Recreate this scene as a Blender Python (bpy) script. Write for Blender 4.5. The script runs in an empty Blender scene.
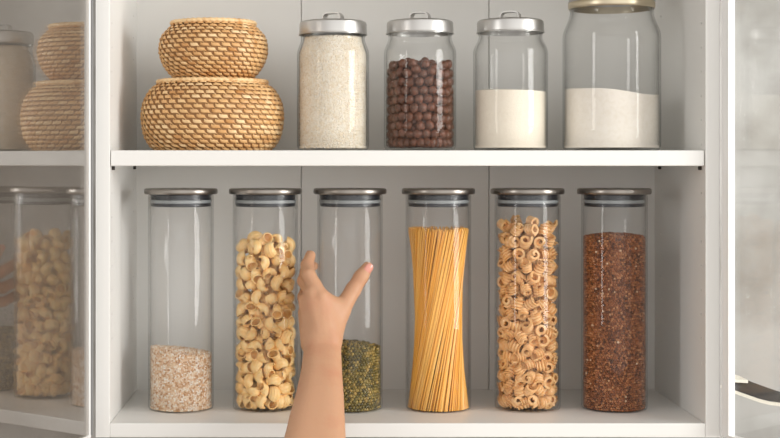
import bpy, bmesh, math, random
import numpy as np
from mathutils import Vector, Matrix, Euler
random.seed(7); rng = np.random.default_rng(7)
S = bpy.context.scene
C = S.collection
PI = math.pi
# ---------------------------------------------------------------- measures
K = 0.001342          # metres per photograph pixel on the cabinet's front plane
D = 1.93              # camera to front plane
CX, CY = 317.0, 163.0
def P(px, py, y=0.0):
    s = K * (D + y) / D
    return Vector(((px - CX) * s, y, (CY - py) * s))
def W(px, y=0.0): return px * K * (D + y) / D

# ---------------------------------------------------------------- materials
def nt(name):
    m = bpy.data.materials.new(name); m.use_nodes = True
    t = m.node_tree; t.nodes.clear()
    o = t.nodes.new('ShaderNodeOutputMaterial')
    return m, t, o
def principled(name, col, rough=0.5, metal=0.0, spec=0.5, noise=None, bump=None, sss=0.0, coat=0.0, aniso=0.0, island=None):
    m, t, o = nt(name)
    b = t.nodes.new('ShaderNodeBsdfPrincipled')
    b.inputs['Base Color'].default_value = (*col, 1)
    b.inputs['Roughness'].default_value = rough
    b.inputs['Metallic'].default_value = metal
    b.inputs['Specular IOR Level'].default_value = spec
    b.inputs['Coat Weight'].default_value = coat
    if sss:
        b.inputs['Subsurface Weight'].default_value = sss
        b.inputs['Subsurface Radius'].default_value = (0.01, 0.004, 0.002)
        b.inputs['Subsurface Scale'].default_value = 0.6
    t.links.new(b.outputs[0], o.inputs[0])
    tc = t.nodes.new('ShaderNodeTexCoord')
    src = None
    if island:
        g = t.nodes.new('ShaderNodeNewGeometry')
        r = t.nodes.new('ShaderNodeValToRGB')
        els = r.color_ramp.elements
        while len(els) < len(island): els.new(0.5)
        for i, (p, c) in enumerate(island):
            els[i].position = p; els[i].color = (*c, 1)
        t.links.new(g.outputs['Random Per Island'], r.inputs[0]); src = r.outputs[0]
    if noise:       # (scale, second colour, detail, low, high)
        n = t.nodes.new('ShaderNodeTexNoise'); n.inputs['Scale'].default_value = noise[0]
        n.inputs['Detail'].default_value = noise[2]
        t.links.new(tc.outputs['Object'], n.inputs['Vector'])
        mr = t.nodes.new('ShaderNodeMapRange'); mr.inputs[1].default_value = noise[3]; mr.inputs[2].default_value = noise[4]
        t.links.new(n.outputs[0], mr.inputs[0])
        mx = t.nodes.new('ShaderNodeMix'); mx.data_type = 'RGBA'
        t.links.new(mr.outputs[0], mx.inputs[0])
        if src: t.links.new(src, mx.inputs[6])
        else: mx.inputs[6].default_value = (*col, 1)
        mx.inputs[7].default_value = (*noise[1], 1)
        src = mx.outputs[2]
    if src: t.links.new(src, b.inputs['Base Color'])
    if bump:        # (scale, strength, distance)
        n2 = t.nodes.new('ShaderNodeTexNoise'); n2.inputs['Scale'].default_value = bump[0]; n2.inputs['Detail'].default_value = 4
        t.links.new(tc.outputs['Object'], n2.inputs['Vector'])
        bp = t.nodes.new('ShaderNodeBump'); bp.inputs['Strength'].default_value = bump[1]; bp.inputs['Distance'].default_value = bump[2]
        t.links.new(n2.outputs[0], bp.inputs['Height']); t.links.new(bp.outputs[0], b.inputs['Normal'])
    return m
def glass(name, tint=(0.998, 0.998, 0.998), edge=(0.78, 0.785, 0.78), base=0.024, grow=0.75, power=4.0, rough=0.015):
    m, t, o = nt(name)
    lw = t.nodes.new('ShaderNodeLayerWeight'); lw.inputs[0].default_value = 0.5
    pw = t.nodes.new('ShaderNodeMath'); pw.operation = 'POWER'; pw.inputs[1].default_value = power
    t.links.new(lw.outputs['Facing'], pw.inputs[0])
    ma = t.nodes.new('ShaderNodeMath'); ma.operation = 'MULTIPLY_ADD'
    ma.inputs[1].default_value = grow; ma.inputs[2].default_value = base
    t.links.new(pw.outputs[0], ma.inputs[0])
    mc = t.nodes.new('ShaderNodeMix'); mc.data_type = 'RGBA'
    mc.inputs[6].default_value = (*tint, 1); mc.inputs[7].default_value = (*edge, 1)
    t.links.new(pw.outputs[0], mc.inputs[0])
    tr = t.nodes.new('ShaderNodeBsdfTransparent'); t.links.new(mc.outputs[2], tr.inputs[0])
    gl = t.nodes.new('ShaderNodeBsdfGlossy'); gl.inputs['Roughness'].default_value = rough
    mx = t.nodes.new('ShaderNodeMixShader')
    t.links.new(ma.outputs[0], mx.inputs[0]); t.links.new(tr.outputs[0], mx.inputs[1]); t.links.new(gl.outputs[0], mx.inputs[2])
    t.links.new(mx.outputs[0], o.inputs[0])
    return m
M = {}
M['white'] = principled('white lacquer', (0.83, 0.825, 0.80), 0.38, spec=0.35)
M['frame'] = principled('white door frame', (0.86, 0.86, 0.85), 0.3)
M['gasket'] = principled('grey door seal', (0.22, 0.22, 0.22), 0.6)
M['pin'] = principled('dark shelf pin', (0.05, 0.045, 0.04), 0.4, metal=0.6)
M['plaster'] = principled('mottled plaster', (0.43, 0.425, 0.41), 0.8, noise=(9, (0.29, 0.28, 0.26), 9, 0.40, 0.66), bump=(30, 0.25, 0.004))
M['floor'] = principled('floor boards', (0.32, 0.22, 0.14), 0.5, noise=(4, (0.22, 0.15, 0.1), 6, 0.4, 0.6))
M['glass'] = glass('clear jar glass')
M['glass2'] = glass('thick jar glass', tint=(0.996, 0.997, 0.996), edge=(0.60, 0.61, 0.60), base=0.02, grow=0.8, power=4)
M['pane_left'] = glass('reflective cabinet glass', tint=(0.84, 0.80, 0.76), edge=(0.5, 0.5, 0.5), base=0.25, grow=0.55, power=4, rough=0.0)
M['pane_right'] = glass('clear cabinet glass', tint=(0.97, 0.975, 0.97), edge=(0.8, 0.8, 0.8), base=0.05, grow=0.3, power=5, rough=0.0)
M['steel'] = principled('brushed steel', (0.30, 0.275, 0.25), 0.3, metal=1.0)
M['alu'] = principled('satin aluminium', (0.56, 0.55, 0.535), 0.36, metal=1.0)
M['brass'] = principled('pale brass collar', (0.62, 0.54, 0.40), 0.35, metal=1.0)
M['stopper'] = principled('black stopper plastic', (0.018, 0.02, 0.026), 0.35)
M['ring'] = principled('translucent seal ring', (0.30, 0.32, 0.33), 0.35)
M['rattan'] = principled('golden rattan', (0.6, 0.36, 0.15), 0.42, noise=(55, (0.62, 0.31, 0.10), 3, 0.5, 0.75),
    island=[(0, (0.70, 0.39, 0.155)), (0.5, (0.82, 0.52, 0.235)), (0.85, (0.90, 0.65, 0.36)), (1, (0.55, 0.25, 0.07))])
M['rattan_gap_shade'] = principled('shaded rattan', (0.36, 0.19, 0.075), 0.7)  # basket wall behind the stitches; shade in the weave gaps painted as darker brown
M['rice'] = principled('rice', (0.9, 0.85, 0.75), 0.5, island=[(0, (0.86, 0.74, 0.56)), (0.4, (0.93, 0.84, 0.70)), (1, (0.96, 0.90, 0.80))])
M['oats'] = principled('groats', (0.7, 0.5, 0.35), 0.6, island=[(0, (0.55, 0.28, 0.12)), (0.3, (0.80, 0.54, 0.33)), (0.6, (0.90, 0.72, 0.53)), (1, (0.97, 0.93, 0.87))])
M['mung'] = principled('mung beans', (0.3, 0.26, 0.07), 0.33, island=[(0, (0.07, 0.058, 0.02)), (0.4, (0.17, 0.135, 0.035)), (0.75, (0.33, 0.24, 0.06)), (1, (0.46, 0.31, 0.09))])
M['buck'] = principled('buckwheat', (0.35, 0.13, 0.05), 0.45, island=[(0, (0.09, 0.028, 0.012)), (0.35, (0.27, 0.085, 0.028)), (0.8, (0.44, 0.16, 0.055)), (0.985, (0.58, 0.28, 0.12)), (1, (0.9, 0.75, 0.55))])
M['flour'] = principled('cream flour', (0.88, 0.80, 0.68), 0.8, noise=(260, (0.84, 0.75, 0.63), 3, 0.45, 0.75), bump=(500, 0.6, 0.001))
M['sugar'] = principled('pale sugar', (0.91, 0.85, 0.77), 0.7, noise=(200, (0.86, 0.79, 0.69), 3, 0.45, 0.75), bump=(400, 0.5, 0.001))
M['cocoa'] = principled('cocoa cereal', (0.10, 0.034, 0.013), 0.36, noise=(180, (0.19, 0.062, 0.03), 4, 0.4, 0.7), bump=(420, 0.8, 0.0016))
M['shell'] = principled('durum pasta', (0.95, 0.60, 0.24), 0.42, sss=0.08, noise=(120, (0.95, 0.70, 0.36), 2, 0.4, 0.7))
M['curl'] = principled('wholegrain durum pasta', (0.80, 0.46, 0.19), 0.45, sss=0.06, noise=(160, (0.88, 0.57, 0.29), 2, 0.4, 0.7))
M['spag'] = principled('spaghetti durum', (0.88, 0.43, 0.06), 0.36)
M['spag2'] = principled('spaghetti durum pale', (0.93, 0.53, 0.12), 0.36)
M['skin'] = principled('skin', (0.58, 0.325, 0.195), 0.5, sss=0.12, spec=0.35, noise=(22, (0.56, 0.27, 0.16), 4, 0.5, 0.8), bump=(260, 0.22, 0.0012))
M['nail'] = principled('fingernail', (0.72, 0.32, 0.25), 0.18, coat=0.4)
M['dark'] = principled('dark chair leather', (0.03, 0.028, 0.027), 0.45)
M['cream'] = principled('cream chair shell', (0.84, 0.80, 0.70), 0.4)

# ---------------------------------------------------------------- helpers
def link(name, me, m=None, parent=None, smooth=True):
    o = bpy.data.objects.new(name, me); C.objects.link(o)
    if m: me.materials.append(m)
    if parent: o.parent = parent
    if smooth:
        me.shade_smooth()
    return o
def tag(o, label, cat, group=None, kind=None):
    o['label'] = label; o['category'] = cat
    if group: o['group'] = group
    if kind: o['kind'] = kind
    return o
def thing(name, label, cat, loc=(0, 0, 0), group=None):
    o = bpy.data.objects.new(name, None); C.objects.link(o); o.location = loc; o.empty_display_size = 0.02
    return tag(o, label, cat, group)
def pm(verts, faces, name='m'):
    me = bpy.data.meshes.new(name); me.from_pydata([tuple(v) for v in verts], [], [tuple(f) for f in faces]); me.update(); return me
def box_bm(bm, x0, x1, y0, y1, z0, z1, bev=0.0):
    vs = [bm.verts.new((x, y, z)) for x in (x0, x1) for y in (y0, y1) for z in (z0, z1)]
    f = [(0, 1, 3, 2), (4, 6, 7, 5), (0, 4, 5, 1), (2, 3, 7, 6), (0, 2, 6, 4), (1, 5, 7, 3)]
    fs = [bm.faces.new([vs[i] for i in q]) for q in f]
    if bev:
        es = set(e for q in fs for e in q.edges)
        bmesh.ops.bevel(bm, geom=list(es), offset=bev, segments=2, profile=0.5, affect='EDGES')
def box(name, b, m, parent=None, bev=0.0012):
    bm = bmesh.new(); box_bm(bm, *b, bev=bev); bmesh.ops.recalc_face_normals(bm, faces=bm.faces)
    me = bpy.data.meshes.new(name); bm.to_mesh(me); bm.free()
    return link(name, me, m, parent, smooth=False)
def lathe(prof, n=96, closed=False):
    """prof: list of (r, z); r==0 allowed at ends."""
    V = []; F = []; rows = []
    for r, z in prof:
        if r < 1e-6: rows.append([len(V)]); V.append((0, 0, z))
        else:
            rows.append(list(range(len(V), len(V) + n)))
            V += [(r * math.cos(2 * PI * i / n), r * math.sin(2 * PI * i / n), z) for i in range(n)]
    prs = list(zip(rows, rows[1:])) + ([(rows[-1], rows[0])] if closed else [])
    for a, b in prs:
        for i in range(n):
            j = (i + 1) % n
            if len(a) == 1 and len(b) == 1: break
            if len(a) == 1: F.append((a[0], b[j], b[i]))
            elif len(b) == 1: F.append((a[i], a[j], b[0]))
            else: F.append((a[i], a[j], b[j], b[i]))
    me = pm(V, F)
    bm = bmesh.new(); bm.from_mesh(me); bmesh.ops.recalc_face_normals(bm, faces=bm.faces); bm.to_mesh(me); bm.free()
    return me
def sharp(me, deg=35):
    me.shade_smooth()
    try: me.set_sharp_from_angle(angle=math.radians(deg))
    except Exception: pass
    return me
def scatter(base, R, T):
    """many copies of base (verts, faces) as one mesh; R (n,3,3), T (n,3)"""
    bv = np.array(base[0], float); bf = np.array(base[1], int)
    n = len(T)
    V = np.einsum('nij,kj->nki', R, bv) + T[:, None, :]
    F = (bf[None] + (np.arange(n) * len(bv))[:, None, None]).reshape(-1, bf.shape[1])
    me = bpy.data.meshes.new('grains')
    me.vertices.add(n * len(bv)); me.vertices.foreach_set('co', V.reshape(-1).astype(np.float32))
    k = bf.shape[1]
    me.loops.add(F.size); me.loops.foreach_set('vertex_index', F.reshape(-1).astype(np.int32))
    me.polygons.add(len(F)); me.polygons.foreach_set('loop_start', (np.arange(len(F)) * k).astype(np.int32))
    me.polygons.foreach_set('loop_total', np.full(len(F), k, np.int32)) if False else None
    me.update(calc_edges=True); me.validate()
    return me
def rotmats(n):
    q = rng.normal(size=(n, 4)); q /= np.linalg.norm(q, axis=1)[:, None]
    w, x, y, z = q.T
    return np.stack([np.stack([1-2*(y*y+z*z), 2*(x*y-z*w), 2*(x*z+y*w)], -1),
                     np.stack([2*(x*y+z*w), 1-2*(x*x+z*z), 2*(y*z-x*w)], -1),
                     np.stack([2*(x*z-y*w), 2*(y*z+x*w), 1-2*(x*x+y*y)], -1)], 1)
def ico(sub, sc=(1, 1, 1)):
    bm = bmesh.new(); bmesh.ops.create_icosphere(bm, subdivisions=sub, radius=1)
    v = [(a.co.x*sc[0], a.co.y*sc[1], a.co.z*sc[2]) for a in bm.verts]; f = [[q.index for q in a.verts] for a in bm.faces]
    bm.free(); return v, f

# ---------------------------------------------------------------- setting
ZB = P(0, 423.4).z                 # top of the cabinet bottom
ZS = P(0, 150.3).z                 # top of the shelf
ZS0 = P(0, 166).z                  # underside of the shelf
XL, XR = P(109.7, 0).x, P(705.5, 0).x
DEP = 0.29
XLo, XRo = P(95.5, 0).x, P(720, 0).x
ZT = P(0, -118).z
ZBB = P(0, 437.5).z
FLOOR = -1.25
def struct(o): o['kind'] = 'structure'; return o
struct(box('wall_back', (-3, 3.2, DEP + 0.012, DEP + 0.11, FLOOR, 1.35), M['plaster'], bev=0))
struct(box('floor', (-3, 3.2, -2.6, DEP + 0.11, FLOOR - 0.05, FLOOR), M['floor'], bev=0))

cab = thing('display_cabinet', 'white wall cabinet with one shelf and two open glass doors', 'cabinet', (0, 0, 0))
def side(x0, x1, inner):
    bm = bmesh.new(); box_bm(bm, x0, x1, 0, DEP, ZBB, ZT, 0.0008)
    bmesh.ops.recalc_face_normals(bm, faces=bm.faces)
    me = bpy.data.meshes.new('side_panel'); bm.to_mesh(me); bm.free()
    o = link('side_panel', me, M['white'], cab, smooth=False)
    bm = bmesh.new()
    step = 0.0329
    z0 = ZS0 - 0.004
    for yy in (0.021, 0.250):
        for i in range(-11, 12):
            z = z0 + i * step + (step * 0 if i <= 0 else 0)
            if z < ZB + 0.06 or z > ZT - 0.03: continue
            bmesh.ops.create_cone(bm, cap_ends=True, segments=14, radius1=0.0019, radius2=0.0019, depth=0.016,
                                  matrix=Matrix.Translation((inner, yy, z)) @ Matrix.Rotation(PI/2, 4, 'Y'))
    cm = bpy.data.meshes.new('cut'); bm.to_mesh(cm); bm.free()
    cut = bpy.data.objects.new('cut', cm); C.objects.link(cut)
    md = o.modifiers.new('b', 'BOOLEAN'); md.object = cut; md.operation = 'DIFFERENCE'; md.solver = 'EXACT'
    dg = bpy.context.evaluated_depsgraph_get()
    nm = bpy.data.meshes.new_from_object(o.evaluated_get(dg))
    o.modifiers.clear(); o.data = nm
    bpy.data.objects.remove(cut)
    for yy in (0.021, 0.250):       # the four pins that carry the shelf
        bm = bmesh.new()
        bmesh.ops.create_cone(bm, cap_ends=True, segments=16, radius1=0.0026, radius2=0.0026, depth=0.006,
                              matrix=Matrix.Translation((inner + (0.001 if inner < 0 else -0.001), yy, z0 + 0.0011)) @ Matrix.Rotation(PI/2, 4, 'Y'))
        pmh = bpy.data.meshes.new('shelf_pin'); bm.to_mesh(pmh); bm.free()
        link('shelf_pin', pmh, M['pin'], cab)
side(XLo, XL, XL); side(XR, XRo, XR)
box('bottom_panel', (XL, XR, 0.0005, DEP, ZBB, ZB), M['white'], cab)
box('top_panel', (XL, XR, 0.0005, DEP, ZT - 0.018, ZT), M['white'], cab)
box('shelf', (XL + 0.0008, XR - 0.0008, 0.002, DEP - 0.002, ZS0, ZS), M['white'], cab, bev=0.0016)
# back panel of upright boards with fine joints
bm = bmesh.new()
xs = [XL, P(301.2, 0, DEP).x, P(489, 0, DEP).x, XR]
for a, b in zip(xs, xs[1:]):
    box_bm(bm, a + (0.0006 if a > XL else -0.008), b - (0.0006 if b < XR else -0.008), DEP, DEP + 0.008, ZBB, ZT, 0.0009)
box_bm(bm, XLo, XRo, DEP + 0.006, DEP + 0.0115, ZBB, ZT, 0)
bmesh.ops.recalc_face_normals(bm, faces=bm.faces)
me = bpy.data.meshes.new('back_panel'); bm.to_mesh(me); bm.free()
link('back_panel', me, M['white'], cab, smooth=False)

def door(hx, sgn, lean, pane_mat, pivot_y, st, inset):
    """local x runs from hinge to free edge, local y is thickness, hinge at the origin"""
    w = 0.41; z0, z1 = P(0, 436).z, ZT; th = inset + 0.004
    def yb(a_, b_): return (a_, b_) if sgn > 0 else (-b_, -a_)
    bm = bmesh.new()
    box_bm(bm, 0, st, *yb(0, th), z0, z1, 0.0006); box_bm(bm, w - st, w, *yb(0, th), z0, z1, 0.0006)
    box_bm(bm, st, w - st, *yb(0, th), z0, z0 + 0.004, 0.0006); box_bm(bm, st, w - st, *yb(0, th), z1 - 0.03, z1, 0.0006)
    bmesh.ops.recalc_face_normals(bm, faces=bm.faces)
    me = bpy.data.meshes.new('door'); bm.to_mesh(me); bm.free()
    d = link('door', me, M['frame'], cab, smooth=False)
    p = box('glass_pane', (st - 0.003, w - st + 0.003, *yb(inset, inset + 0.003), z0 + 0.003, z1 - 0.027), pane_mat, d, bev=0)
    g = box('hinge_seal', (-0.0026, 0.0012 if sgn < 0 else 0, *yb(-0.0018 if sgn < 0 else 0.003, th * 0.8), z0 + 0.004, z1 - 0.004), M['gasket'], d, bev=0)
    d.location = (hx, pivot_y, 0)
    # direction from hinge: (sgn*sin(lean), -cos(lean))
    d.rotation_euler = (0, 0, math.atan2(-math.cos(lean), sgn * math.sin(lean)))
    return d
door(P(92.6, 0).x, -1, math.radians(18.2), M['pane_left'], -0.012, 0.0055, 0.0010)
dr = door(P(720.2, 0).x, 1, math.radians(21), M['pane_right'], -0.0045, 0.0155, 0.0065)

# ---------------------------------------------------------------- tall jars
YJ = 0.12
SJ = K * (D + YJ) / D
ZTOP = P(0, 188, YJ).z
HJ = ZTOP - ZB
RJ = 32.6 * SJ; RIN = RJ - 0.0022
def tall_jar(px, label, first=None):
    loc = (P(px, 0, YJ).x, YJ, ZB)
    if first:
        t = first.copy(); C.objects.link(t); t.location = loc; t['label'] = label
        for ch in first.children:
            c = ch.copy(); C.objects.link(c); c.parent = t
            for g in ch.children:
                d = g.copy(); C.objects.link(d); d.parent = c
        return t
    t = thing('storage_jar', label, 'jar', loc, 'tall glass jars on the lower shelf')
    zl = HJ - 6.2 * SJ
    b = 0.0017
    prof = [(0, 0.0012), (RJ * 0.9, 0.0012), (RJ - 0.0035, 0.0), (RJ - 0.001, 0.0012), (RJ, 0.004), (RJ, zl - 0.002), (RJ - 0.0008, zl - 0.0005),
            (RIN + 0.0004, zl - 0.0005), (RIN, zl - 0.002), (RIN, b + 0.004), (RIN - 0.003, b + 0.0003), (RIN * 0.8, b), (0, b)]
    link('glass_body', sharp(lathe(prof, 128), 40), M['glass'], t)
    RL = 36.6 * SJ
    lp = [(0, HJ - 0.0004), (RL - 0.003, HJ - 0.0004), (RL - 0.0006, HJ - 0.0012), (RL, HJ - 0.003), (RL, zl + 0.0022), (RL - 0.0008, zl + 0.0004), (RL - 0.003, zl), (0, zl)]
    lid = link('lid', sharp(lathe(lp, 128), 40), M['steel'], t)
    rs = RIN - 0.0016
    sp = [(0, zl), (rs, zl), (rs, zl - 5.1 * SJ), (rs - 0.0018, zl - 5.3 * SJ), (rs - 0.0018, zl - 8.9 * SJ), (rs, zl - 9.1 * SJ), (rs, zl - 11.6 * SJ), (rs - 0.0015, zl - 12.2 * SJ), (0, zl - 12.2 * SJ)]
    link('stopper', sharp(lathe(sp, 96), 40), M['stopper'], lid)
    rp = [(rs - 0.0015, zl - 5.4 * SJ), (RIN - 0.0001, zl - 5.6 * SJ), (RIN - 0.0001, zl - 8.6 * SJ), (rs - 0.0015, zl - 8.8 * SJ)]
    link('seal_ring', sharp(lathe(rp, 96, True), 40), M['ring'], lid)
    return t
j1 = tall_jar(181, 'tall glass jar a third full of pale groats, steel lid, nearest the left side panel')
tall_jar(265.5, 'tall glass jar filled with pale yellow pipe pasta, left of the hand', j1)
tall_jar(350, 'tall glass jar with a little green mung beans, touched by the hand', j1)
tall_jar(438.3, 'tall glass jar holding a twisted sheaf of yellow spaghetti', j1)
tall_jar(527.5, 'tall glass jar filled with tan curled ridged pasta', j1)
tall_jar(614.2, 'tall glass jar filled with reddish brown buckwheat, nearest the right side panel', j1)
ZF = ZB + 0.0021       # inner floor of a tall jar
def loose_base(Rc, H, top):
    """solid core lathe without grains, top(x,y)->dz"""
    n, rings = 64, 10
    V = []; F = []
    for k in range(rings + 1):
        r = Rc * k / rings
        for i in range(n):
            a = 2*PI*i/n; x, y = r*math.cos(a), r*math.sin(a)
            V.append((x, y, H + top(x, y)))
    for k in range(rings):
        for i in range(n):
            j = (i+1) % n; F.append((k*n+i, (k+1)*n+i, (k+1)*n+j, k*n+j))
    o = len(V)
    for i in range(n):
        a = 2*PI*i/n; V.append((Rc*math.cos(a), Rc*math.sin(a), 0))
    for i in range(n):
        j = (i+1) % n; F.append((rings*n+i, o+i, o+j, rings*n+j))
    F.append(tuple(o+i for i in range(n))[::-1])
    return V, F
def surface_grains(Rw, H, top, gr, dens, layers, base, keep_in, jit=0.25):
    """grain centres packed against the glass and over the heap's top"""
    T = []
    for L in range(layers):
        r = Rw - keep_in - L * gr * 1.3
        nper = int(2*PI*r/(gr*2)*dens); rows = int(H/(gr*1.75)*dens) + 4
        for k in range(rows):
            for i in range(nper):
                a = 2*PI*(i + 0.5*(k % 2))/nper + rng.normal()*jit*gr/r
                z = keep_in*0.8 + k*gr*1.75/dens + rng.normal()*gr*jit
                x, y = r*math.cos(a), r*math.sin(a)
                if z > H + top(x, y) + 0.2 * gr: continue
                z = max(z, keep_in * 0.8)
                rr = r - abs(rng.normal())*gr*0.15
                T.append((rr*math.cos(a), rr*math.sin(a), z))
    m = int(PI*(Rw-keep_in)**2/(3.2*gr*gr)*dens*dens)
    for i in range(m):
        r = math.sqrt((i+0.5)/m)*(Rw-keep_in); a = i*2.39996 + rng.normal()*0.2
        x, y = r*math.cos(a), r*math.sin(a)
        T.append((x, y, H + top(x, y) + rng.normal()*gr*0.25))
    return np.array(T)
def grain_stuff(name, label, cat, px, ytop, mat, base, gr, top, Rw=RIN, zf=ZF, y=YJ, dens=1.0, layers=2, flat=False, keep=None, smooth=True, core=1.9, jit=0.25):
    cx = P(px, 0, y).x
    H = P(0, ytop, y).z - zf
    T = surface_grains(Rw, H, top, gr, dens, layers, base, keep or gr*1.02, jit)
    R = rotmats(len(T))
    sc = (1 + 0.12*rng.normal(size=len(T))).clip(0.75, 1.15)
    R = R * sc[:, None, None]
    if flat:     # long grains lie against the wall
        bx = np.array(base[0])
        for i, (x, yy, z) in enumerate(T):
            rr = math.hypot(x, yy)
            if rr > Rw * 0.9:
                n = np.array([x/rr, yy/rr, 0]); th = rng.uniform(0, PI)
                tt = np.array([-n[1], n[0], 0]); up = np.array([0, 0, 1.0])
                lx = tt*math.cos(th) + up*math.sin(th); ly = np.cross(n, lx)
                R[i] = np.stack([lx, ly, n], 1) * sc[i]
    me = scatter(base, R, T)
    Rc = Rw - (keep or gr)*core
    cv, cf = loose_base(Rc, H - gr, top)
    bm = bmesh.new(); bm.from_mesh(me)
    vs = [bm.verts.new(v) for v in cv]
    for f in cf: bm.faces.new([vs[i] for i in f])
    bm.to_mesh(me); bm.free()
    o = link(name, me, mat, None, smooth=smooth)
    o.location = (cx, y, zf)
    tag(o, label, cat, kind='stuff')
    return o
grain_stuff('groats', 'mixed cream and pinkish brown groats filling the lower third of a jar', 'grain', 181, 350.5, M['oats'], ico(1, (0.0019, 0.0012, 0.0010)), 0.00125,
            lambda x, y: -x * 0.11 + 0.001*math.sin(70*y+2), flat=True, layers=2, keep=0.0014)
grain_stuff('mung_beans', 'green and olive mung beans in the jar behind the hand', 'beans', 350, 345.5, M['mung'], ico(2, (0.0025, 0.00215, 0.00215)), 0.00225,
            lambda x, y: 0.0015*math.sin(60*x+1) - x*0.03, layers=1, keep=0.0025, core=1.5, jit=0.13)
grain_stuff('buckwheat', 'reddish brown roasted buckwheat filling a tall jar', 'grain', 614.2, 236.5, M['buck'], ico(1, (0.0022, 0.00175, 0.00175)), 0.00182,
            lambda x, y: 0.004 - 2.6*(x*x+y*y) , layers=2, keep=0.0021, smooth=False, core=2.3)

# ---------------------------------------------------------------- pasta pieces, packed
def pack(n, r, R, iters=420, seed=1, squash=1.0):
    g = np.random.default_rng(seed)
    Hh = n * (4/3*PI*r**3) / 0.5 / (PI*R*R)
    a = g.uniform(0, 2*PI, n); q = np.sqrt(g.uniform(0, 1, n))*(R-r)
    p = np.stack([q*np.cos(a), q*np.sin(a), g.uniform(r, Hh*1.15, n)], 1)
    for it in range(iters):
        if it < iters*0.85: p[:, 2] -= 0.10*r
        for _ in range(2):
            d = p[:, None] - p[None]; L = np.sqrt((d**2).sum(-1)) + np.eye(n)
            ov = np.clip(2*r - L, 0, None); np.fill_diagonal(ov, 0)
            p += (d/L[..., None]*ov[..., None]).sum(1)*0.33
            rad = np.hypot(p[:, 0], p[:, 1]); m = rad > R - r
            p[m, :2] *= ((R-r)/rad[m])[:, None]
            p[:, 2] = np.maximum(p[:, 2], r)
    return p
def pipe_piece():
    """snail shaped bent macaroni: a ridged tube that widens to an open mouth, pinched at the other end"""
    V = []; F = []
    ns, nc = 16, 40
    arc = math.radians(175); Rb = 0.0062
    ring_o = []; ring_i = []
    for side_ in (0, 1):
        for k in range(ns + 1):
            t = k/ns; a = arc*t
            rr = 0.0030 + (0.0064-0.0030)*min(1, t*1.5)**0.8
            flat = 0.45 + 0.55*min(1, t*2.2)
            if side_: rr -= 0.0011
            c = Vector((Rb*math.cos(a), 0, Rb*math.sin(a)))
            rad = Vector((math.cos(a), 0, math.sin(a))); bi = Vector((0, 1, 0))
            idx = []
            for i in range(nc):
                th = 2*PI*i/nc
                r2 = rr*(1 + (0.045*math.cos(14*th) if not side_ else 0))
                v = c + rad*(r2*math.cos(th)*flat*(1.0 if math.cos(th) > 0 else 0.82)) + bi*(r2*math.sin(th)*1.12)
                idx.append(len(V)); V.append(v)
            (ring_i if side_ else ring_o).append(idx)
    for k in range(ns):
        for i in range(nc):
            j = (i+1) % nc
            F.append((ring_o[k][i], ring_o[k][j], ring_o[k+1][j], ring_o[k+1][i]))
            F.append((ring_i[k][j], ring_i[k][i], ring_i[k+1][i], ring_i[k+1][j]))
    for i in range(nc):
        j = (i+1) % nc
        F.append((ring_o[-1][i], ring_o[-1][j], ring_i[-1][j], ring_i[-1][i]))
        F.append((ring_o[0][j], ring_o[0][i], ring_i[0][i], ring_i[0][j]))
    c = sum(V, Vector())/len(V)
    return pm([v-c for v in V], F, 'pipe_pasta')
def curl_piece():
    """ridged ribbon wound in a short tight spiral"""
    V = []; F = []
    ns = 44; turns = 1.5
    # cross-section: ribbon along local axis with three round ridges, given thickness
    m = 25; wdt = 0.0130
    sec = []
    for i in range(m):
        u = -1 + 2*i/(m-1); sec.append((u*wdt/2, 0.0002 + 0.0021*abs(math.sin(u*PI*1.5))**0.8))
    sec += [(u, -0.0006) for u in np.linspace(wdt/2, -wdt/2, 5)]
    n = len(sec); rows = []
    for k in range(ns+1):
        t = k/ns; a = turns*2*PI*t
        rr = 0.0012 + 0.0046*t**0.8
        sh = 0.0075*(t-0.5)
        sc = 1 - 0.35*(1-t)
        idx = []
        for (u, h) in sec:
            r = rr + h
            idx.append(len(V)); V.append(Vector((r*math.cos(a), r*math.sin(a), sh + u*sc)))
        rows.append(idx)
    for k in range(ns):
        for i in range(n):
            j = (i+1) % n; F.append((rows[k][i], rows[k+1][i], rows[k+1][j], rows[k][j]))
    F.append(tuple(rows[0])); F.append(tuple(rows[-1][::-1]))
    c = sum(V, Vector())/len(V)
    me = pm([v-c for v in V], F, 'curl_pasta')
    bm = bmesh.new(); bm.from_mesh(me); bmesh.ops.recalc_face_normals(bm, faces=bm.faces); bm.to_mesh(me); bm.free()
    return me
def fill(me, mat, name, label, cat, group, px, y, zf, pts, Rw, scl=(0.92, 1.06), seed=3):
    g = random.Random(seed)
    sharp(me, 50); me.materials.append(mat)
    co = np.array([v.co[:] for v in me.vertices])
    cx = P(px, 0, y).x
    for (x, yy, z) in pts:
        o = bpy.data.objects.new(name, me)
        q = Euler((g.uniform(0, 6.28), g.uniform(0, 6.28), g.uniform(0, 6.28)))
        s = g.uniform(*scl); Rm = np.array(q.to_matrix())*s
        v = co @ Rm.T
        for _ in range(3):
            w = v + np.array([x, yy, z]); rad = np.hypot(w[:, 0], w[:, 1]); i = rad.argmax()
            if rad[i] > Rw:
                ex = rad[i] - Rw; x -= w[i, 0]/rad[i]*ex; yy -= w[i, 1]/rad[i]*ex
        zmin = (v[:, 2] + z).min()
        if zmin < 0.0003: z += 0.0003 - zmin
        o.rotation_euler = q; o.scale = (s, s, s); o.location = (cx+x, y+yy, zf+z)
        C.objects.link(o); tag(o, label, cat, group)
Rp = RIN - 0.0006
Hs = P(0, 231, YJ).z - ZF
p = pack(268, 0.0106, Rp + 0.001, seed=2); p = p[p[:, 2] < Hs - 0.002]
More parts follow.
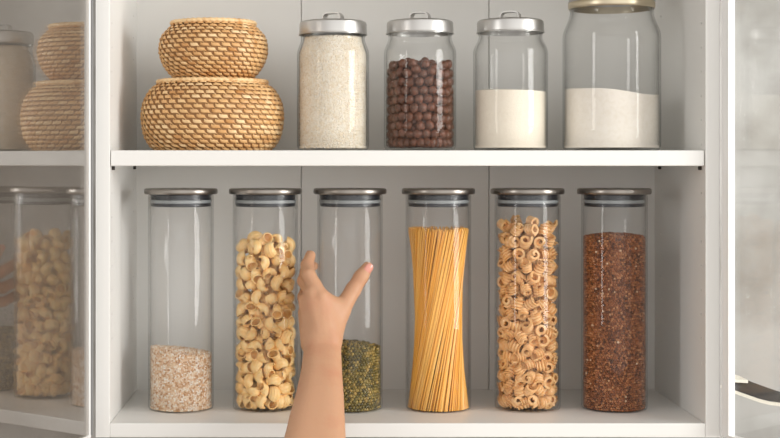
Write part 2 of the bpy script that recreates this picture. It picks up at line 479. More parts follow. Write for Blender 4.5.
fill(pipe_piece(), M['shell'], 'pipe_pasta', 'pale yellow ridged pipe pasta piece in the tall jar left of the hand', 'pasta', 'pipe pasta pieces in the second tall jar', 265.5, YJ, ZF, p, Rp, (1.04, 1.18))
Hc = P(0, 217, YJ).z - ZF
p = pack(298, 0.0107, Rp + 0.001, seed=5); p = p[p[:, 2] < Hc - 0.002]
fill(curl_piece(), M['curl'], 'curl_pasta', 'tan ridged curled pasta piece in the tall jar beside the buckwheat', 'pasta', 'curled pasta pieces in the fifth tall jar', 527.5, YJ, ZF, p, Rp, (1.10, 1.22), 9)
# spaghetti: straight strands laid as a twisted sheaf
cxs = P(438.3, 0, YJ).x
Hp = P(0, 228, YJ).z - ZF
strand = {}
def strand_mesh(L, mat):
    n = 8; r = 0.00092
    V = [(r*math.cos(2*PI*i/n), r*math.sin(2*PI*i/n), z) for z in (0, L) for i in range(n)]
    F = [(i, (i+1) % n, n+(i+1) % n, n+i) for i in range(n)] + [tuple(range(n))[::-1], tuple(range(n, 2*n))]
    me = pm(V, F, 'spaghetti'); me.materials.append(mat); return sharp(me, 40)
sm = [strand_mesh(1.0, M['spag']), strand_mesh(1.0, M['spag2'])]
for R0, cnt, tw in ((Rp-0.0010, 116, 82), (Rp-0.0034, 92, 79), (Rp-0.0064, 56, 74), (Rp-0.0110, 40, 60)):
    for i in range(cnt):
        a = 2*PI*i/cnt + random.uniform(-0.35, 0.35)*2*PI/cnt
        tw_ = math.radians(tw + random.uniform(-5, 5))
        a0, a1 = a - tw_/2, a + tw_/2
        rb = R0 - random.uniform(0, 0.0006); rt = R0 - random.uniform(0, 0.0010)
        h = Hp + random.uniform(-0.004, 0.0015)
        A = Vector((rb*math.cos(a0), rb*math.sin(a0), 0.0003)); B = Vector((rt*math.cos(a1), rt*math.sin(a1), h))
        o = bpy.data.objects.new('spaghetti_strand', sm[random.random() < 0.4]); C.objects.link(o)
        o.location = Vector((cxs, YJ, ZF)) + A
        o.rotation_mode = 'QUATERNION'; o.rotation_quaternion = (B-A).to_track_quat('Z', 'Y')
        o.scale = (1, 1, (B-A).length)
        tag(o, 'thin yellow spaghetti strand standing in the twisted sheaf', 'spaghetti', 'spaghetti strands in the fourth tall jar')

# ---------------------------------------------------------------- short jars with handled lids
def short_jar(px, hw, lidhw, ylt, ylb, label, big=False):
    s = SJ; R = hw*s; RL = lidhw*s
    zl1 = P(0, ylt, YJ).z - ZS; zl0 = P(0, ylb, YJ).z - ZS
    t = thing('preserving_jar', label, 'jar', (P(px, 0, YJ).x, YJ, ZS), 'glass jars with metal lids on the upper shelf')
    sh = (20 if not big else 30)*s      # shoulder height below the lid
    nr = RL - (0.003 if not big else 0.002)
    w = 0.0026
    def c(t_): return (1-math.cos(PI*t_))/2
    out = [(0, 0.003), (R*0.80, 0.002), (R-0.006, 0.0), (R-0.0015, 0.0022), (R, 0.007)]
    sb = zl0 - sh
    out += [(R, sb)]
    for k in range(1, 9):
        q = k/8; out.append((nr + (R-nr)*(1-c(q)**1.0), sb + (sh - 3*s)*q))
    out += [(nr+0.0012, zl0 - 1.5*s), (nr+0.0012, zl0 + 2*s), (nr, zl0 + 3*s)]
    inn = [(max(0, r-w), z) for r, z in out[5:]][::-1]
    prof = out + inn + [(R-w, 0.008), (R-w-0.004, 0.0042), (R*0.6, 0.0036), (0, 0.0036)]
    link('glass_body', sharp(lathe(prof, 128), 50), M['glass2'], t)
    if big:     # wide pale metal collar under the lid
        cp = [(nr+0.0016, zl0 - 1*s), (RL, zl0 - 0.5*s), (RL+0.0008, zl0 + 1*s), (RL+0.0008, zl0+5*s), (RL, zl0+6*s), (nr+0.0016, zl0+6*s)]
        link('collar', sharp(lathe(cp, 96, True), 40), M['brass'], t)
        zl0 += 6.2*s
    lp = [(0, zl1), (RL*0.86, zl1), (RL-0.0035, zl1 - 0.0006), (RL-0.0009, zl1-0.0026), (RL-0.0003, zl1-0.0055), (RL, zl0+0.0015), (RL+0.0008, zl0+0.0006), (RL+0.0006, zl0-0.0004),
          (RL-0.0012, zl0-0.0004), (RL-0.0014, zl1-0.006), (0, zl1-0.003)]
    lid = link('lid', sharp(lathe(lp, 128), 35), M['alu'], t)
    # bent strap handle
    bm = bmesh.new()
    hwid = 10.2*s*(1.3 if big else 1); hh = 9*s
    path = [(-hwid, 0), (-hwid+0.001, hh*0.65), (-hwid*0.72, hh*0.93), (-hwid*0.4, hh), (hwid*0.4, hh), (hwid*0.72, hh*0.93), (hwid-0.001, hh*0.65), (hwid, 0)]
    th = 0.0016; vs = []
    for i, (x, z) in enumerate(path):
        a = path[max(0, i-1)]; b = path[min(len(path)-1, i+1)]
        tx, tz = b[0]-a[0], b[1]-a[1]; L = math.hypot(tx, tz); nx, nz = -tz/L, tx/L
        vs.append([bm.verts.new((x + nx*q, yv, zl1 - 0.0005 + z + nz*q)) for q, yv in ((0, -0.0075), (0, 0.0075), (-th, 0.0075), (-th, -0.0075))])
    for a, b in zip(vs, vs[1:]):
        for i in range(4): bm.faces.new((a[i], a[(i+1) % 4], b[(i+1) % 4], b[i]))
    bm.faces.new(vs[0]); bm.faces.new(vs[-1][::-1])
    bmesh.ops.recalc_face_normals(bm, faces=bm.faces)
    me = bpy.data.meshes.new('lid_handle'); bm.to_mesh(me); bm.free()
    h = link('lid_handle', sharp(me, 30), M['alu'], lid); h.rotation_euler = (0, 0, math.radians(-22))
    return R - w
short_jar(333, 36, 33.8, 21.3, 35, 'glass jar full of white rice with aluminium lid, beside the baskets')
short_jar(420, 36, 33.4, 20.8, 34, 'glass jar of round chocolate cereal balls with aluminium lid')
short_jar(510.4, 37, 33.4, 20, 33, 'half filled glass jar of cream flour with aluminium lid')
short_jar(611.5, 48.3, 42.2, -14, 8.5, 'largest wide glass jar with pale collar, cut off by the picture top', big=True)
R1 = 36*SJ - 0.0030; zf1 = ZS + 0.0044
ZL = 38
grain_stuff('rice', 'white rice filling the upper jar beside the woven baskets', 'rice', 333, 38.5, M['rice'], ico(1, (0.0027, 0.00095, 0.00085)), 0.00125,
            lambda x, y: 0, Rw=R1-0.0003, zf=zf1, layers=2, flat=True, keep=0.0010, dens=1.1, core=1.5)
# rice narrowing into the shoulder
def taper_rice():
    o = bpy.data.objects['rice']; me = o.data
    nR = (33.8*SJ - 0.003) - 0.0042
    co = np.empty(len(me.vertices)*3, np.float32); me.vertices.foreach_get('co', co); co = co.reshape(-1, 3)
    z = co[:, 2]
    f = 1 - (1 - nR/R1)*np.clip((z - (P(0, 55, YJ).z - zf1))/(16*SJ), 0, 1)**0.9
    co[:, 0] *= f; co[:, 1] *= f
    me.vertices.foreach_set('co', co.reshape(-1)); me.update()
taper_rice()
def powder(name, label, px, hw, ytop, mat, top):
    Rr = hw*SJ - 0.0028; zf = ZS + 0.0044
    V, F = loose_base(Rr, P(0, ytop, YJ).z - zf, top)
    o = link(name, sharp(pm(V, F), 45), mat); o.location = (P(px, 0, YJ).x, YJ, zf)
    return tag(o, label, 'flour' if name == 'flour' else 'sugar', kind='stuff')
powder('flour', 'cream coloured flour heaped in the third upper jar', 510.4, 37, 91, M['flour'], lambda x, y: 0.0035*math.cos(26*x+0.2) + 0.003*(y/0.05) - 0.001)
powder('sugar', 'pale fine sugar in the largest upper jar', 611.5, 48.3, 91, M['sugar'], lambda x, y: -x*0.055 + 0.0025*math.sin(45*x+2.6) + 0.003*(y/0.06))
# cereal balls
Rc_ = 36*SJ - 0.0030; zfc = ZS + 0.0044
p = pack(500, 0.0070, Rc_, iters=380, seed=11)
Hcer = P(0, 58, YJ).z - zfc; p = p[p[:, 2] < Hcer - 0.004]
def ball_mesh(seed):
    v, f = ico(3); g = np.random.default_rng(seed); v = np.array(v)
    dirs = g.normal(size=(14, 3)); dirs /= np.linalg.norm(dirs, axis=1)[:, None]
    d = (v @ dirs.T); bump = (np.clip(d - 0.75, 0, 1)**1.0).sum(1)*0.35
    v = v*(0.94 + bump*0.8)[:, None]*0.0069
    me = pm(v, f, 'cereal_ball'); me.materials.append(M['cocoa']); me.shade_smooth(); return me
bmz = [ball_mesh(i) for i in range(4)]
key = np.array([(a[1]) - 2.2*max(0, math.hypot(a[0], a[1]) - Rc_ + 0.016) - 0.2*a[2] for a in p])
order = np.argsort(key)
cxc = P(420, 0, YJ).x
for i in order[:300]:
    o = bpy.data.objects.new('cereal_ball', bmz[i % 4]); C.objects.link(o)
    o.location = Vector((cxc, YJ, zfc)) + Vector(p[i]); o.rotation_euler = (random.random()*6, random.random()*6, random.random()*6)
    tag(o, 'round chocolate brown cereal ball inside the second upper jar', 'cereal', 'chocolate cereal balls in the upper jar')
rest = p[order[300:]]
if len(rest):
    me = scatter(tuple(map(list, ico(2, (0.0066,)*3))), rotmats(len(rest)), rest)
    o = link('cereal_balls', me, M['cocoa']); o.location = (cxc, YJ, zfc)
    tag(o, 'chocolate cereal balls deeper inside the second upper jar', 'cereal', 'chocolate cereal balls in the upper jar', 'stuff')

# ---------------------------------------------------------------- woven baskets
def interp(prof, n):
    pts = [Vector((r, z)) for r, z in prof]
    # Catmull-Rom resample by arc length
    dense = []
    for i in range(len(pts)-1):
        p0 = pts[max(0, i-1)]; p1 = pts[i]; p2 = pts[i+1]; p3 = pts[min(len(pts)-1, i+2)]
        for k in range(20):
            t = k/20; dense.append(0.5*((2*p1)+(p2-p0)*t+(2*p0-5*p1+4*p2-p3)*t*t+(3*p1-p0-3*p2+p3)*t**3))
    dense.append(pts[-1])
    L = [0]
    for a, b in zip(dense, dense[1:]): L.append(L[-1]+(b-a).length)
    def f(u):
        s = min(max(u, 0), 1)*L[-1]
        i = max(0, min(len(L)-2, int(np.searchsorted(L, s))-1))
        t = (s-L[i])/max(1e-9, L[i+1]-L[i]); q = dense[i].lerp(dense[i+1], t)
        dd = (dense[i+1]-dense[i]).normalized(); return q, Vector((dd.y, -dd.x))
    return f, L[-1]
def stitches(f, Ltot, cols, row_h, fade=None, stag=0.36, amp=0.0019):
    rows = int(Ltot/row_h); V = []; F = []
    npt = 9; nc = 6
    for j in range(rows):
        for i in range(cols):
            off = (j*stag) % 1.0
            u0 = i + off + random.uniform(-0.03, 0.03)
            ring = []
            hgt = 0.70*row_h*random.uniform(0.92, 1.05)
            for k in range(npt):
                t = k/(npt-1)
                du = 0.02 + 1.22*t - 0.16*max(0, t-0.72)*2
                dv = 0.10 - 0.08*t - 1.1*max(0, (t-0.60)/0.40)**1.15 + 0.2*max(0, (0.15-t)/0.15)
                lift = amp*(math.sin(PI*min(1, t*1.02+0.04))**0.7) + 0.0002
                if t > 0.9 or t < 0.06: lift *= 0.3
                a = 2*PI*(u0+du)/cols
                q, nrm = f((j+0.5+dv)/rows)
                wz = hgt*(1.0 - 0.35*max(0, (t-0.7)/0.3))
                tv = Vector((-nrm.y, nrm.x))
                # ribbon turns with its path
                slope = 0 if t < 0.60 else min(1, (t-0.60)/0.2)
                idx = []
                for c in range(nc):
                    th = 2*PI*c/nc
                    across = math.cos(th)*wz*0.5; up = math.sin(th)*0.0009
                    aa = a - slope*across*0.9/max(0.02, q.x)
                    pr = q + nrm*(lift+up) + tv*(across*(1-0.55*slope))
                    idx.append(len(V)); V.append((pr.x*math.cos(aa), pr.x*math.sin(aa), pr.y))
                ring.append(idx)
            for r0, r1 in zip(ring, ring[1:]):
                for c in range(nc):
                    d = (c+1) % nc; F.append((r0[c], r0[d], r1[d], r1[c]))
            F.append(tuple(ring[0][::-1])); F.append(tuple(ring[-1]))
    return V, F
def rope(R, z, r, wraps, seg=6, core=8):
    V = []; F = []; n = wraps*seg
    for i in range(n):
        a = 2*PI*i/n
        for c in range(core*2):
            th = 2*PI*c/(core*2)
            ph = (i/seg + th/(2*PI)*1.0) % 1.0
            rr = r*(0.66 + 0.40*abs(math.sin(PI*ph))**0.6)
            V.append(((R+rr*math.cos(th))*math.cos(a), (R+rr*math.cos(th))*math.sin(a), z+rr*math.sin(th)*0.9))
    m = core*2
    for i in range(n):
        for c in range(m):
            d = (c+1) % m; i2 = (i+1) % n
            F.append((i*m+c, i2*m+c, i2*m+d, i*m+d))
    return V, F
def basket(px, zbase, prof, rimr, H, cols, rowh, label):
    yb = 0.14
    t = thing('woven_basket', label, 'basket', (P(px, 0, yb).x, yb, zbase), 'lidded woven baskets stacked on the upper shelf')
    f, L = interp(prof, 0)
    # supporting wall
    pr = [(0, 0.0008)] + [(f(k/24)[0].x - 0.0006, max(0.0008, f(k/24)[0].y)) for k in range(25)]
    inn = [(r-0.003, z) for r, z in pr[1:]][::-1]; inn = [(r, max(z, 0.004)) for r, z in inn] + [(0, 0.004)]
    V, F = stitches(f, L, cols, rowh)
    body = link('basket_body', sharp(pm(V, F), 60), M['rattan'], t)
    link('basket_lining', sharp(lathe(pr+inn, 96), 50), M['rattan_gap_shade'], body)
    # lid: coiled disc with a twisted rim
    V, F = rope(rimr, H-0.0032, 0.0036, int(2*PI*rimr/0.0085))
    lid = link('basket_lid', sharp(pm(V, F), 60), M['rattan'], t)
    lp = [(0, H+0.0005)]
    nrng = 14
    for k in range(nrng*4+1):
        r = rimr*0.99*k/(nrng*4); lp.append((max(r, 1e-5) if k else 0.0, H - 0.0010 + 0.0009*abs(math.sin(PI*k/4)) + 0.0008*(1-(r/rimr)**2)))
    lp = lp[1:]; lp[0] = (0, lp[0][1])
    lp += [(rimr*0.99, H-0.005), (0, H-0.005)]
    link('lid_coil', sharp(lathe(lp, 96), 50), M['rattan'], lid)
    return t
sb = K*(D+0.14)/D
Hb = (150.6-76.8)*sb
Hb = P(0, 77, 0.065).z - ZS
big = [(0.080, 0.0015), (0.0885, 0.008), (0.0965, 0.022), (0.1000, 0.040), (0.1005, 0.054), (0.0975, 0.070), (0.0885, Hb-0.016), (0.0755, Hb-0.006)]
basket(212.6, ZS, big, 0.0775, Hb, 42, 0.0066, 'larger lidded woven rattan basket at the bottom of the stack')
Hs2 = P(0, 17.3, 0.081).z - ZS - Hb
small = [(0.050, 0.0012), (0.060, 0.008), (0.0705, 0.022), (0.0755, 0.036), (0.0762, 0.046), (0.0735, 0.060), (0.0660, Hs2-0.015), (0.0565, Hs2-0.006)]
basket(213.4, ZS+Hb, small, 0.0590, Hs2, 33, 0.0062, 'smaller lidded woven rattan basket sitting on the larger one')

# ---------------------------------------------------------------- the reaching arm
def arm():
    h = 0.0013
    lo = np.array([P(286, 0, -0.2).x - 0.03, -0.23, -0.55]); hi = np.array([P(380, 0, 0).x + 0.02, 0.19, P(0, 240, 0.1).z + 0.02])
    N = np.ceil((hi-lo)/h).astype(int)
    G = np.full(N, 1.0, np.float32)
    def add(a, b, ra, rb, k=0.006, sub=False):
        a = np.array(a, float); b = np.array(b, float); pad = max(ra, rb) + 0.018
        i0 = np.maximum(0, ((np.minimum(a, b)-pad-lo)/h).astype(int)); i1 = np.minimum(N, ((np.maximum(a, b)+pad-lo)/h).astype(int)+1)
        if (i1 <= i0).any(): return
        xs, ys, zs = [lo[c] + h*np.arange(i0[c], i1[c]) for c in range(3)]
        X, Y, Z = np.meshgrid(xs, ys, zs, indexing='ij')
        d = b-a; L2 = max(1e-12, (d**2).sum())
        t = np.clip(((X-a[0])*d[0]+(Y-a[1])*d[1]+(Z-a[2])*d[2])/L2, 0, 1)
        dist = np.sqrt((X-a[0]-t*d[0])**2+(Y-a[1]-t*d[1])**2+(Z-a[2]-t*d[2])**2) - (ra+(rb-ra)*t)
        sl = tuple(slice(i0[c], i1[c]) for c in range(3))
        g = G[sl]
        hh = np.clip(0.5+0.5*(g-dist)/k, 0, 1)
        G[sl] = np.where(g > 0.5, dist, g*(1-hh)+dist*hh - k*hh*(1-hh))
    def Q(px, py, y): return P(px, py, y-0.010)
    # forearm (two parallel bones give a flat oval), towards the elbow it comes nearer and lower
    def chain(pts, k):
        """round cones joined end to end by plain union, then blended into the body at once"""
        nonlocal G
        keep = G; G = np.full(N, 1.0, np.float32)
        for (a_, ra), (b_, rb) in zip(pts, pts[1:]): add(a_, b_, ra, rb, 0.0008)
        m = G < 0.9
        d = G[m]; g = keep[m]
        hh = np.clip(0.5+0.5*(g-d)/k, 0, 1)
        keep[m] = np.where(g > 0.9, d, g*(1-hh)+d*hh-k*hh*(1-hh)); G = keep
    for sx in (-1, 0, 1):
        dr_ = 0.0014 if sx == 0 else 0
        chain([(Q(321.5+sx*7.5, 336, 0.040), 0.0135+dr_), (Q(322.5+sx*8.5, 350, 0.030), 0.0138+dr_), (Q(321.5+sx*9, 372, 0.002), 0.0155+dr_), (Q(319.7+sx*10.5, 396, -0.028), 0.0178+dr_),
               (Q(317+sx*12.5, 420, -0.056), 0.0200+dr_), (Q(315+sx*14, 440, -0.080), 0.0215+dr_), (Q(311+sx*17, 490, -0.140), 0.0245+dr_), (Q(307+sx*18, 532, -0.19), 0.026+dr_)], 0.010)
    # back of the hand: metacarpals fan out from the wrist
    MC = {'i': (321, 297, 0.050), 'm': (312, 293, 0.053), 'r': (306, 301, 0.062), 'p': (305, 313, 0.072)}
    add(Q(329, 342, 0.036), Q(*MC['i']), 0.0145, 0.0112, 0.006)
    add(Q(321, 342, 0.036), Q(*MC['m']), 0.0145, 0.0112, 0.006)
    add(Q(314, 343, 0.040), Q(*MC['r']), 0.0140, 0.0105, 0.006)
    add(Q(310.5, 344, 0.046), Q(*MC['p']), 0.0125, 0.0098, 0.010)
    add(Q(321, 326, 0.046), Q(315, 308, 0.054), 0.0170, 0.0150, 0.010)
    for (x_, y_, d_) in ((321.5, 297, 0.0445), (312, 294, 0.048), (305.5, 302, 0.057)):     # knuckles and their tendons
        add(Q(x_, y_, d_), Q(x_, y_ + 1, d_), 0.0062, 0.0062, 0.004)
    add(Q(321.5, 300, 0.0425), Q(324, 332, 0.0268), 0.0026, 0.0020, 0.004)
    add(Q(312, 297, 0.0455), Q(319, 332, 0.0268), 0.0026, 0.0020, 0.004)
    # thumb: metacarpal, proximal, distal
    add(Q(331, 338, 0.046), Q(340, 312, 0.060), 0.0150, 0.0130, 0.011)
    add(Q(328, 326, 0.050), Q(332, 306, 0.056), 0.0140, 0.0115, 0.011)
    add(Q(340, 312, 0.060), Q(353, 290, 0.074), 0.0128, 0.0108, 0.006)
    add(Q(353, 290, 0.074), Q(361, 277, 0.078), 0.0106, 0.0100, 0.004)
    add(Q(361, 277, 0.078), Q(367.5, 267.5, 0.081), 0.0099, 0.0080, 0.004)
    # web between thumb and index finger
    add(Q(334, 305, 0.058), Q(326, 300, 0.054), 0.0085, 0.0085, 0.010)
    # index finger: lies along the left flank of the jar, the tip turned up
    add(Q(*MC['i']), Q(308.7, 275, 0.062), 0.0108, 0.0098, 0.003)
    add(Q(308.7, 275, 0.064), Q(307, 265, 0.082), 0.0102, 0.0090, 0.002)
    add(Q(307, 265, 0.082), Q(310.5, 255.5, 0.097), 0.0090, 0.0074, 0.002)
    # middle finger: curls round behind the jar
    add(Q(*MC['m']), Q(303.5, 281, 0.090), 0.0104, 0.0088, 0.0025)
    add(Q(303.5, 281, 0.090), Q(305.5, 271, 0.122), 0.0088, 0.0078, 0.0025)
    add(Q(305.5, 271, 0.122), Q(313.5, 266, 0.146), 0.0078, 0.0068, 0.0025)
    # ring finger
    add(Q(*MC['r']), Q(303.5, 297, 0.096), 0.0098, 0.0084, 0.0025)
    add(Q(303.5, 297, 0.096), Q(305.5, 289, 0.126), 0.0084, 0.0074, 0.0025)
    add(Q(305.5, 289, 0.126), Q(312, 285, 0.147), 0.0074, 0.0065, 0.0025)
    # little finger
    add(Q(*MC['p']), Q(304, 312, 0.098), 0.0088, 0.0076, 0.0025)
    add(Q(304, 312, 0.098), Q(305.5, 306, 0.118), 0.0076, 0.0068, 0.0025)
    add(Q(305.5, 306, 0.118), Q(309.5, 303, 0.134), 0.0068, 0.0060, 0.0025)
    # surface nets
    ins = G < 0
    base = np.zeros(np.array(N)-1, bool); cnt = np.zeros(np.array(N)-1, np.float32); acc = np.zeros((*(np.array(N)-1), 3), np.float32)
    def corner(A, o): return A[o[0]:N[0]-1+o[0], o[1]:N[1]-1+o[1], o[2]:N[2]-1+o[2]]
    cs = [(i, j, k) for i in (0, 1) for j in (0, 1) for k in (0, 1)]
    for a in cs:
        for ax in range(3):
            if a[ax]: continue
            b = list(a); b[ax] = 1
            ga, gb = corner(G, a), corner(G, b); m = (ga < 0) != (gb < 0)
            idx = np.nonzero(m); t = ga[idx]/(ga[idx]-gb[idx])
            cnt[idx] += 1
            for c in range(3): acc[idx+(np.full(len(idx[0]), c),)] += a[c] + (t if c == ax else 0)
    act = cnt > 0; ids = np.full(act.shape, -1, np.int64); ii = np.nonzero(act); ids[ii] = np.arange(len(ii[0]))
    V = np.stack(ii, 1) + acc[ii]/cnt[ii][:, None]; V = lo + V*h
    F = []
    for ax in range(3):
        u, v = (ax+1) % 3, (ax+2) % 3
        sl0 = [slice(1, -1)]*3; sl0[ax] = slice(0, -1); sl1 = list(sl0); sl1[ax] = slice(1, None)
        s0 = ins[tuple(sl0)]; s1 = ins[tuple(sl1)]
        e = np.stack(np.nonzero(s0 != s1), 1); off = np.ones(3, int); off[ax] = 0; g = e + off
        fl = s0[tuple(e.T)]
        def gid(du, dv):
            q = g.copy(); q[:, u] -= du; q[:, v] -= dv; return ids[tuple(q.T)]
        quad = np.stack([gid(0, 0), gid(1, 0), gid(1, 1), gid(0, 1)], 1)
        quad[~fl] = quad[~fl][:, ::-1]
        F.append(quad)
    F = np.concatenate(F); F = F[(F >= 0).all(1)]
    me = pm(V.tolist(), F.tolist(), 'person')
    bm = bmesh.new(); bm.from_mesh(me)
    for _ in range(5): bmesh.ops.smooth_vert(bm, verts=bm.verts, factor=0.5, use_axis_x=True, use_axis_y=True, use_axis_z=True)
    bmesh.ops.recalc_face_normals(bm, faces=bm.faces)
    bm.to_mesh(me); bm.free()
    o = link('person', me, M['skin'])
    tag(o, "person's bare left forearm and hand reaching up to grasp the tall mung bean jar", 'person')
    # nails: thin curved plates set on the back of each finger end
    def nail(a, b, out, r, w, l):
        a = Vector(a); b = Vector(b); d = (b-a).normalized(); out = Vector(out); out = (out - d*out.dot(d)).normalized(); s = d.cross(out)
        c = b + d*(-0.10*l)
        V = []; F = []; n, m = 11, 11
        for lay in (0, 1):
            for i in range(n):
                for j in range(m):
                    u = -1+2*i/(n-1); v = -1+2*j/(m-1)
                    # squircle outline
                    uu = u*math.sqrt(max(0, 1-0.42*v*v)); vv = v*math.sqrt(max(0, 1-0.42*u*u))
                    th = uu*w/r
                    p_ = c + s*(math.sin(th)*r*0.98) + out*(math.cos(th)*r + (0.0003 if lay == 0 else -0.0012) - 0.0007*vv*vv*(1 if vv > 0 else 0.6)) + d*(vv*l*0.5)
                    V.append(p_)
        for lay in (0, 1):
            o_ = lay*n*m
            for i in range(n-1):
                for j in range(m-1):
                    q = (o_+i*m+j, o_+(i+1)*m+j, o_+(i+1)*m+j+1, o_+i*m+j+1); F.append(q if lay == 0 else q[::-1])
        for i in range(n-1):
            for j in (0, m-1): F.append((i*m+j, (i+1)*m+j, n*m+(i+1)*m+j, n*m+i*m+j))
        for j in range(m-1):
            for i in (0, n-1): F.append((i*m+j, i*m+j+1, n*m+i*m+j+1, n*m+i*m+j))
        q = pm(V, F, 'fingernail'); bm = bmesh.new(); bm.from_mesh(q); bmesh.ops.recalc_face_normals(bm, faces=bm.faces); bm.to_mesh(q); bm.free()
        link('fingernail', sharp(q, 50), M['nail'], o)
    nail(Q(361, 277, 0.078), Q(367.5, 267.5, 0.081), (0.45, -1, 0.15), 0.0086, 0.0068, 0.0140)
    nail(Q(306.3, 264, 0.082), Q(310.5, 255, 0.099), (-1, -0.15, 0.3), 0.0070, 0.0050, 0.010)
    nail(Q(305.5, 271, 0.122), Q(313.5, 266, 0.146), (-0.6, 0.6, 0.2), 0.0068, 0.0048, 0.010)
    nail(Q(305.5, 289, 0.126), Q(312, 285, 0.147), (-0.6, 0.6, 0.2), 0.0065, 0.0046, 0.0095)
    nail(Q(305.5, 306, 0.118), Q(309.5, 303, 0.134), (-0.6, 0.6, 0.2), 0.0060, 0.0040, 0.008)
arm()

# ---------------------------------------------------------------- chair beyond the right door
def band(name, path, w_top, th, mat, parent):
    """path: list of (x,y,z_top,height): upright curved shell with thickness"""
    V = []; F = []; n = len(path)
    for i, (x, y, z, hh) in enumerate(path):
        a = Vector(path[max(0, i-1)][:2]); b = Vector(path[min(n-1, i+1)][:2]); t = (b-a).normalized(); nn = Vector((-t.y, t.x))
        for q, zz in ((0, z), (th, z), (th, z-hh), (0, z-hh)): V.append((x+nn.x*q, y+nn.y*q, zz))
    for i in range(n-1):
        for c in range(4): F.append((i*4+c, i*4+(c+1) % 4, (i+1)*4+(c+1) % 4, (i+1)*4+c))
    F.append((0, 1, 2, 3)); F.append(tuple((n-1)*4+c for c in (3, 2, 1, 0)))
    me = pm(V, F, name); bm = bmesh.new(); bm.from_mesh(me); bmesh.ops.recalc_face_normals(bm, faces=bm.faces); bm.to_mesh(me); bm.free()
    return link(name, sharp(me, 40), mat, parent)
ch = thing('chair', 'dark padded chair with cream curved shell seen through the right glass door', 'chair', (0.80, 0.10, FLOOR))
def slab(name, pts_top, th, mat, parent):
    n = len(pts_top); V = [p_ for p_ in pts_top] + [p_ - Vector((0, 0, th)) for p_ in pts_top]
    F = [tuple(range(n)), tuple(range(2*n-1, n-1, -1))] + [(i, n+i, n+(i+1) % n, (i+1) % n) for i in range(n)]
    me = pm(V, F, name); bm = bmesh.new(); bm.from_mesh(me); bmesh.ops.recalc_face_normals(bm, faces=bm.faces)
    bmesh.ops.triangulate(bm, faces=[f for f in bm.faces if len(f.verts) > 4]); bm.to_mesh(me); bm.free()
    o = link(name, sharp(me, 40), mat, parent); o.location = -Vector(parent.location); return o
yc = 0.12
fr = [(722, 384.5), (731, 388), (740, 391.5), (750, 395), (760, 398.5), (770, 401), (782, 402.5), (800, 403)]
bk = [(800, 396), (782, 392.5), (770, 388.5), (760, 385), (748, 380.5), (731, 379.5), (722, 378)]
front = [P(x, y, yc - 0.02*i/7) for i, (x, y) in enumerate(fr)]; back = [P(x, y, yc + 0.02) for (x, y) in bk]
zc = P(0, 390, yc).z
slab('armrest_pad', front + back, 0.0012, M['dark'], ch)
f2 = [P(x, y + 0.9, yc - 0.02*i/7 - 0.006) for i, (x, y) in enumerate(fr)]
b2 = [v + Vector((0, 0.007, 0)) for v in f2[::-1]]
slab('armrest_shell', f2 + b2, 0.0045, M['cream'], ch)
slab('armrest_end', [P(722, 377.9, yc+0.01), P(731, 379.4, yc+0.01), P(748, 380.3, yc+0.01), P(740, 376.2, yc+0.04), P(731, 373.2, yc+0.05), P(722, 370.5, yc+0.05)], 0.004, M['cream'], ch)
# seat, support and legs below the frame
def cyl(name, a, b, r0, r1, mat, parent, n=20):
    a = Vector(a); b = Vector(b); d = (b-a); q = d.to_track_quat('Z', 'Y'); V = []; F = []
    for z, r in ((0, r0), (d.length, r1)):
        for i in range(n): V.append(a + q @ Vector((r*math.cos(2*PI*i/n), r*math.sin(2*PI*i/n), z)))
    F = [(i, (i+1) % n, n+(i+1) % n, n+i) for i in range(n)] + [tuple(range(n))[::-1], tuple(range(n, 2*n))]
    return link(name, sharp(pm([v for v in V], F), 40), mat, parent)
A0 = P(790, 399, yc - 0.01) - ch.location - Vector((0, 0, 0.008))
cyl('armrest_support', A0, (A0.x + 0.02, 0.03, 0.47), 0.011, 0.011, M['cream'], ch)
link('seat', sharp(lathe([(0, 0.42), (0.17, 0.42), (0.195, 0.435), (0.2, 0.45), (0.19, 0.47), (0.16, 0.478), (0, 0.475)], 64), 60), M['dark'], ch)
for sx in (-1, 1):
    for sy in (-1, 1): cyl('leg', (sx*0.12, sy*0.12, 0.425), (sx*0.17, sy*0.165, 0.0), 0.016, 0.011, M['cream'], ch)

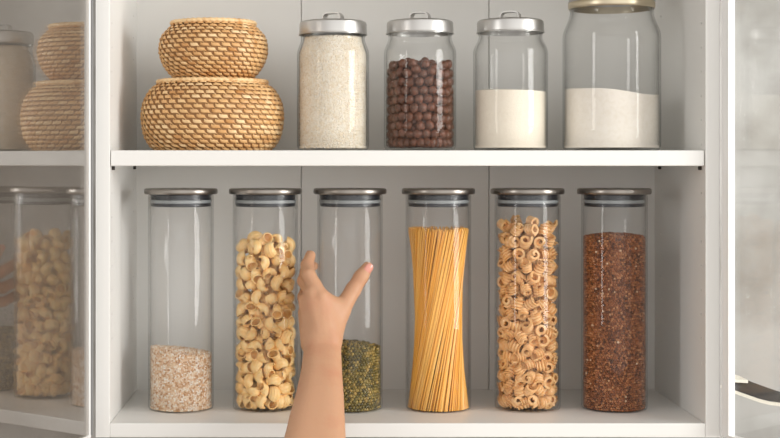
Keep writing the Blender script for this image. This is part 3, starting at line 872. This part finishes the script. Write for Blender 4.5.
# ---------------------------------------------------------------- light
def area(name, loc, target, sx, sy, power, col):
    l = bpy.data.lights.new(name, 'AREA'); l.shape = 'RECTANGLE'; l.size = sx; l.size_y = sy; l.energy = power; l.color = col
    o = bpy.data.objects.new(name, l); C.objects.link(o); o.location = loc
    o.rotation_euler = (Vector(target)-Vector(loc)).to_track_quat('-Z', 'Y').to_euler()
    return o
area('window_daylight', (3.15, -1.5, 0.35), (0.1, 0.1, 0.35), 1.25, 2.1, 112, (1.0, 0.98, 0.955))
area('side_window_daylight', (-2.3, -1.9, 0.35), (0.1, 0.1, 0.35), 0.4, 2.0, 18, (1.0, 0.98, 0.95))
w = bpy.data.worlds.new('room'); S.world = w; w.use_nodes = True
t_ = w.node_tree; bg_ = t_.nodes['Background']      # a room that is bright towards its windows on the right and dim on the left
tc_ = t_.nodes.new('ShaderNodeTexCoord'); sp_ = t_.nodes.new('ShaderNodeSeparateXYZ'); t_.links.new(tc_.outputs['Generated'], sp_.inputs[0])
rp_ = t_.nodes.new('ShaderNodeValToRGB'); mr_ = t_.nodes.new('ShaderNodeMapRange'); mr_.inputs[1].default_value = -1; mr_.inputs[2].default_value = 1
t_.links.new(sp_.outputs[0], mr_.inputs[0]); t_.links.new(mr_.outputs[0], rp_.inputs[0]); t_.links.new(rp_.outputs[0], bg_.inputs[0])
e_ = rp_.color_ramp.elements; e_[0].position = 0.1; e_[0].color = (0.46, 0.435, 0.41, 1); e_[1].position = 0.95; e_[1].color = (1.0, 0.985, 0.955, 1)
ng_ = t_.nodes.new('ShaderNodeMath'); ng_.operation = 'MULTIPLY'; ng_.inputs[1].default_value = -1; t_.links.new(sp_.outputs[1], ng_.inputs[0])
mx_ = t_.nodes.new('ShaderNodeMath'); mx_.operation = 'MAXIMUM'; mx_.inputs[1].default_value = 0; t_.links.new(ng_.outputs[0], mx_.inputs[0])
pw_ = t_.nodes.new('ShaderNodeMath'); pw_.operation = 'POWER'; pw_.inputs[1].default_value = 3; t_.links.new(mx_.outputs[0], pw_.inputs[0])
st_ = t_.nodes.new('ShaderNodeMath'); st_.operation = 'MULTIPLY_ADD'; st_.inputs[1].default_value = 1.45; st_.inputs[2].default_value = 0.62; t_.links.new(pw_.outputs[0], st_.inputs[0])
t_.links.new(st_.outputs[0], bg_.inputs[1])

cam = bpy.data.cameras.new('camera'); co = bpy.data.objects.new('camera', cam); C.objects.link(co)
co.location = (0, -D, 0); co.rotation_euler = (PI/2, 0, 0)
cam.sensor_width = 36; cam.lens = 36*(D/K)/780
cam.shift_x = (390-CX)/780; cam.shift_y = -(219-CY)/780
cam.clip_start = 0.05
S.camera = co
S.view_settings.view_transform = 'Standard'; S.view_settings.look = 'None'; S.view_settings.exposure = 0.06; S.view_settings.gamma = 1
S.view_settings.use_curve_mapping = False
S.cycles.transparent_max_bounces = 24
S.cycles.max_bounces = 10
